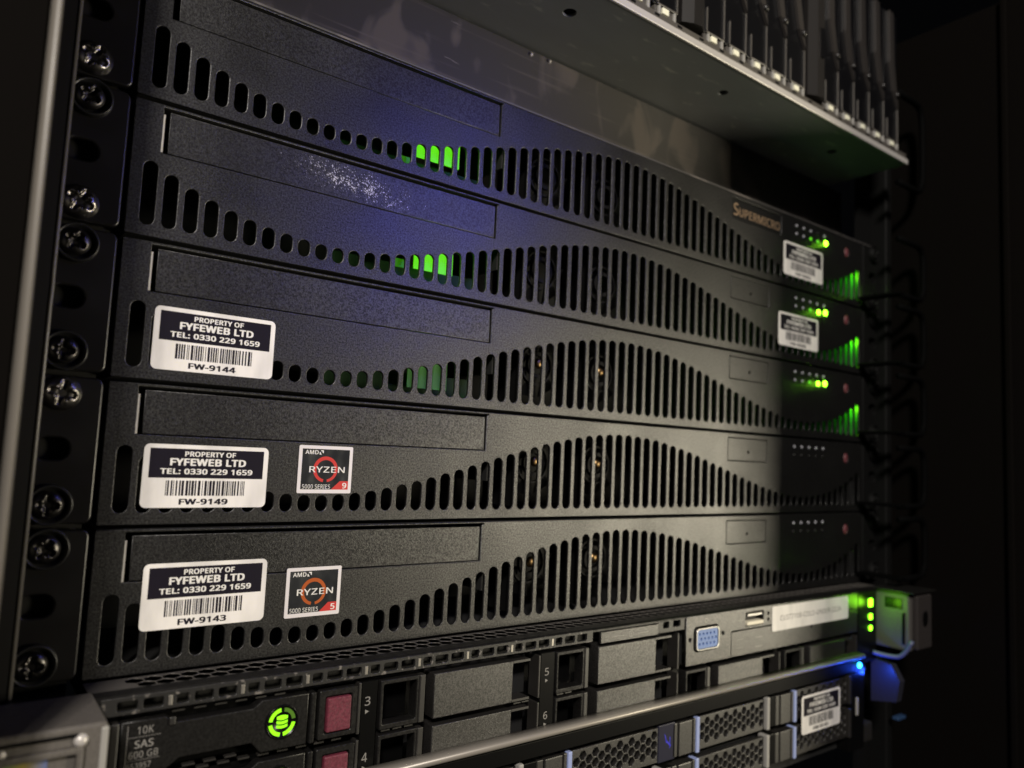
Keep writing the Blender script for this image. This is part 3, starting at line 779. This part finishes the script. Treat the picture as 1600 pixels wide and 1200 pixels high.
box('port_tongue', 358.2, 371.8, YF-.9, YF+2.4, -55.0, -53.2, usb_w, u, bev=.2)
flat('printed_mark', disc_ring(326.5, -49.4, .7, 1.3, 0, 360, 6)+[[(351, -52.2), (356, -52.2), (356, -51.9), (351, -51.9)], [(352, -51.9), (352.4, -51.9), (353.6, -50.9), (353.2, -50.9)], [(352.6, -52.2), (353, -52.2), (354.2, -53.2), (353.8, -53.2)]], YF-.32, prt, pp)
flat('printed_mark', [[(351, -65.5), (356, -65.5), (356, -65.2), (351, -65.2)], [(351, -61.5), (356, -61.5), (356, -61.2), (351, -61.2)], [(366, -62), (372, -62), (372, -61.4), (366, -61.4)], [(366, -66.5), (372, -66.5), (372, -66), (366, -66)]], YF-.12, prt, t)
st = plate('paper_label', rrect(379.8, 455.0, -60.3, -47.6, 1.2, 4), [], YF-.55, .2, white, t, label='white paper strip label with one line of small print')
put('lettering', text_me('CUST7108-COLO-UNDER-222A', 387, 447, -54.0, 2.7, YF-.57, .0), prt if False else mat('faded_ink', (.06, .045, .04), .6), st)
# lamps on the right ear
em = box('lamp_panel', 466.4, 488, YF-.4, YF+6, -88, -46.6, hp_gloss, t, bev=.4)
for z, sx, sz_ in ((-53.6, 4.4, 4.8), (-61.8, 3.4, 3.4), (-68.4, 2.9, 2.9)):
    plate('green_lamp', rrect(480.0-sx/2, 480.0+sx/2, z-sz_/2, z+sz_/2, .9, 4), [], YF-1.1, .6, led_g3, em, bev=.2, label='lit green lamp')
point('lamp_glow', (479.5, YF-7, -54), .0075, GREEN, 2.5)
# right latch block that sticks forward
lt = box('ear_latch', 491.5, 496.5, -36, YF+8, -80, -46.2, mat('latch_charcoal', (.07, .065, .06), .5), t, bev=1.0, label='grey latch ear lit green by the lamps')
box('latch_face', 496.8, 515, -38.5, -35, -79.2, -47.8, mat('dark_latch_face', (.03, .026, .025), .5, spec=.2), lt, bev=.8)
box('latch_top', 489, 519, -39.5, YF+4, -46.0, -45.2, rail_m, lt, bev=.3)
plate('latch_oval', rrect(503, 509, -66, -57, 2.9, 6), [], -38.9, .3, hp_gloss, lt)
box('latch_window', 490.9, 491.4, -32, -22, -56, -50, hp_gloss, lt)
box('latch_slot', 490.9, 491.4, -33.6, -32.2, -76, -58, hp_gloss, lt)
# left latch block, out of focus
YB = -38
lb = box('ear_latch', 20, 67.6, YB, YF+6, -110, -45.4, grey_blk, t, bev=.9, seg=3, label='worn grey latch block at the lower left corner')
plate('raised_rim', [(30, -110), (31.6, -110), (31.6, -51.6), (60.8, -51.6), (60.8, -110), (62.4, -110), (62.4, -50.0), (30, -50.0)], [], YB-1.6, 1.6, grey_blk, lb, bev=.4, seg=2)
box('latch_groove', 30, 61, YB-.35, YB-.02, -47.9, -47.1, hp_gloss, lb)
box('edge_bead', 66.0, 67.9, YB-.3, YB+2, -110, -46.4, car_b, lb, bev=.6)
lathe('rivet', 61.8, YB-.05, -48.9, [(1.6, 0), (1.5, .6), (.8, 1.1), (0, 1.2)], lip_m, lb, n=16)
lathe('rivet', 45.5, YB-.05, -49.3, [(1.0, 0), (.9, .3), (0, .5)], lip_m, lb, n=12)
def rainbowm():
    m = bpy.data.materials.new('rainbow_print'); m.use_nodes = True; nt = m.node_tree; b = nt.nodes['Principled BSDF']
    tc = nt.nodes.new('ShaderNodeTexCoord'); sp = nt.nodes.new('ShaderNodeSeparateXYZ'); mr = nt.nodes.new('ShaderNodeMapRange'); cr = nt.nodes.new('ShaderNodeValToRGB')
    nt.links.new(tc.outputs['Object'], sp.inputs[0]); nt.links.new(sp.outputs[0], mr.inputs[0]); mr.inputs[1].default_value = (43-285)*MM; mr.inputs[2].default_value = (55-285)*MM
    nt.links.new(mr.outputs[0], cr.inputs[0]); nt.links.new(cr.outputs[0], b.inputs['Base Color'])
    e = cr.color_ramp.elements; e[0].color = (.3, .08, .05, 1); e[1].color = (.12, .16, .35, 1)
    for p, c in ((.3, (.15, .22, .08, 1)), (.6, (.32, .26, .06, 1))): q = e.new(p); q.color = c
    return m
flat('colour_label', [[(43.5, -70), (55.0, -70), (55.0, -52.0), (43.5, -52.0)]], YB-.2, rainbowm(), lb, label='small rainbow coloured label')

# ------------------------------------------------------------------ lowest server with the bright bar
YB2 = -22.0
t = root('honeycomb_server', 'lowest server with bright metal top bar and honeycomb drive carriers', 'server', (285, YB2, -134))
prism('top_bar', [(YB2+4, -80.5)]+[(YB2-.6-1.3*math.sin(math.radians(180*i/12)), -81.8+1.3*math.cos(math.radians(180*i/12))) for i in range(13)]+[(YB2+4, -83.1)], 67, 464.5, 'x', bar_m, t, smooth=True)
box('frame_top_strip', 67, 468.6, YB2+.6, YB2+8, -90.4, -84.2, hp_gloss, t, bev=.3)  # black top strip of the frame above the carriers
box('face_frame', 67, 468.6, YB2+9, YB2+10, -134, -84, inner, t)
def hexdrive(x, z1, right=True, logo=False):
    z0 = z1-14.8
    c = box('drive_carrier', x+9.6, x+11.4, YB2+1.0, YB2+7, z0, z1+.3, hex_m, t, bev=.3)
    box('latch_face', x, x+9.2, YB2+1.2, YB2+7, z0, z1, hex_m, c, bev=.4)
    box('latch_side', x-3.8, x-.5, YB2+1.6, YB2+7, z0, z1, hp_edge, c, bev=.4)
    box('blue_strip', x+11.6, x+13.8, YB2+.5, YB2+6, z0-.5, z1+.6, blue_s, c, bev=.4, label='pale blue release strip')
    holes = []; xe = x+62.5 if not logo else x+62.3
    for i in range(14):
        for j in range(-1, 5):
            hxx = x+17.3+3.55*i; hz = z0+1.7+4.1*j+(2.05 if i % 2 else 0)
            if hz-1.9 > z0+.5 and hz+1.9 < z1-.3: holes.append([(hxx+1.95*math.cos(math.radians(60*q)), hz+1.95*math.sin(math.radians(60*q))) for q in range(6)])
    plate('honeycomb', [(x+14.2, z0), (xe+3.5, z0), (xe+3.5, z1), (x+14.2, z1)], holes, YB2+2, 2.2, hex_m, c, bev=.18)
    box('honeycomb_backing', x+14.2, xe+3, YB2+6.5, YB2+7, z0, z1, inner, c)
    if logo:
        lo = box('display_tile', xe+3.7, xe+14.6, YB2+1.6, YB2+6, z0-.4, z1+.8, mat('dark_glossy_tile', (.025, .025, .04), .25), c, bev=.3)
        flat('printed_mark', [[(xe+7.4, z1-3), (xe+8.2, z1-4), (xe+9.2, z1-7.4), (xe+8.6, z1-7.2)], [(xe+8.4, z1-5.6), (xe+11.8, z1-8.6), (xe+11.6, z1-9.4), (xe+8.6, z1-6.6)], [(xe+11.0, z1-5), (xe+11.4, z1-5), (xe+11.2, z1-10), (xe+10.9, z1-10)]],
             YB2+1.58, mat('blue_print_glow', (.05, .05, .55), .3, emit=(.04, .04, .8), estr=.12), lo)  # print given a weak blue emission
    else:
        box('end_strip', xe+3.8, xe+6.2, YB2+.2, YB2+6, z0-.2, z1+1, car_b if right else hp_edge, c, bev=.6)
        box('end_cap', xe+6.5, xe+14, YB2+2, YB2+7, z0, z1, hp_gloss, c, bev=.4)
for z1 in (-92.4, -110.8):
    hexdrive(146.6, z1); hexdrive(226.4, z1, logo=(z1 > -100)); hexdrive(305.6, z1); hexdrive(384.8, z1, right=False)
asset_sticker(t, 402.6, 440.6, -115.4, -95.6, YB2+.3, 'FW-9145', 'blurred asset label over the right drive carriers')
rp = box('right_panel', 452, 468.4, YB2+1, YB2+8, -134, -90.6, hp_gloss, t, bev=.4)
box('white_tab', 459.0, 461.2, YB2+.4, YB2+1.6, -114.8, -104.8, car_b, rp, bev=.3)
lathe('blue_lamp', 461.8, YB2+.6, -87.0, [(1.5, 0), (1.4, .8), (.8, 1.3), (0, 1.4)], led_b, t, n=16, label='bright blue lamp at the end of the bar')
point('blue_glow', (474, YB2-3, -93), .015, (.02, .09, 1), 1.5)
h = prism('curved_handle', [(YB2+6, -86.5), (YB2-6, -88.5), (YB2-11, -97), (YB2-9, -109), (YB2+6, -112)], 486, 492, 'x', mat('handle_blue_tinted', (.02, .02, .03), .45), t, label='curved side handle catching blue light')  # blue light on the handle partly put into its bluish base
lathe('handle_stud', 490, YB2-9, -104, [(1.4, 0), (1.2, .6), (0, .9)], hp_gloss, h, n=10)
box('ear_block', 469.2, 484, YB2+4, YB2+12, -134, -123, hp_edge, t, bev=1)
box('blue_tab', 520, 530, -16, -12, -130, -128, mat('dim_blue_tab', (.02, .05, .12), .5), t, bev=.5)
t = root('network_cable', 'short blue lit cable curling under the green lit latch ear', 'cable', (485, -24, -80))
pts = []
for i in range(20):
    f = i/19
    pts.append((482+9*f, -19-19*f, -82.5-1.0*math.sin(f*math.pi)+9.5*max(0, f-.6)/.4*max(0, f-.6)/.4))
tube('cable_jacket', pts, 1.35, mat('blue_tinted_cable', (.06, .07, .14), .45), t)  # jacket base tinted blue for the blue light on it
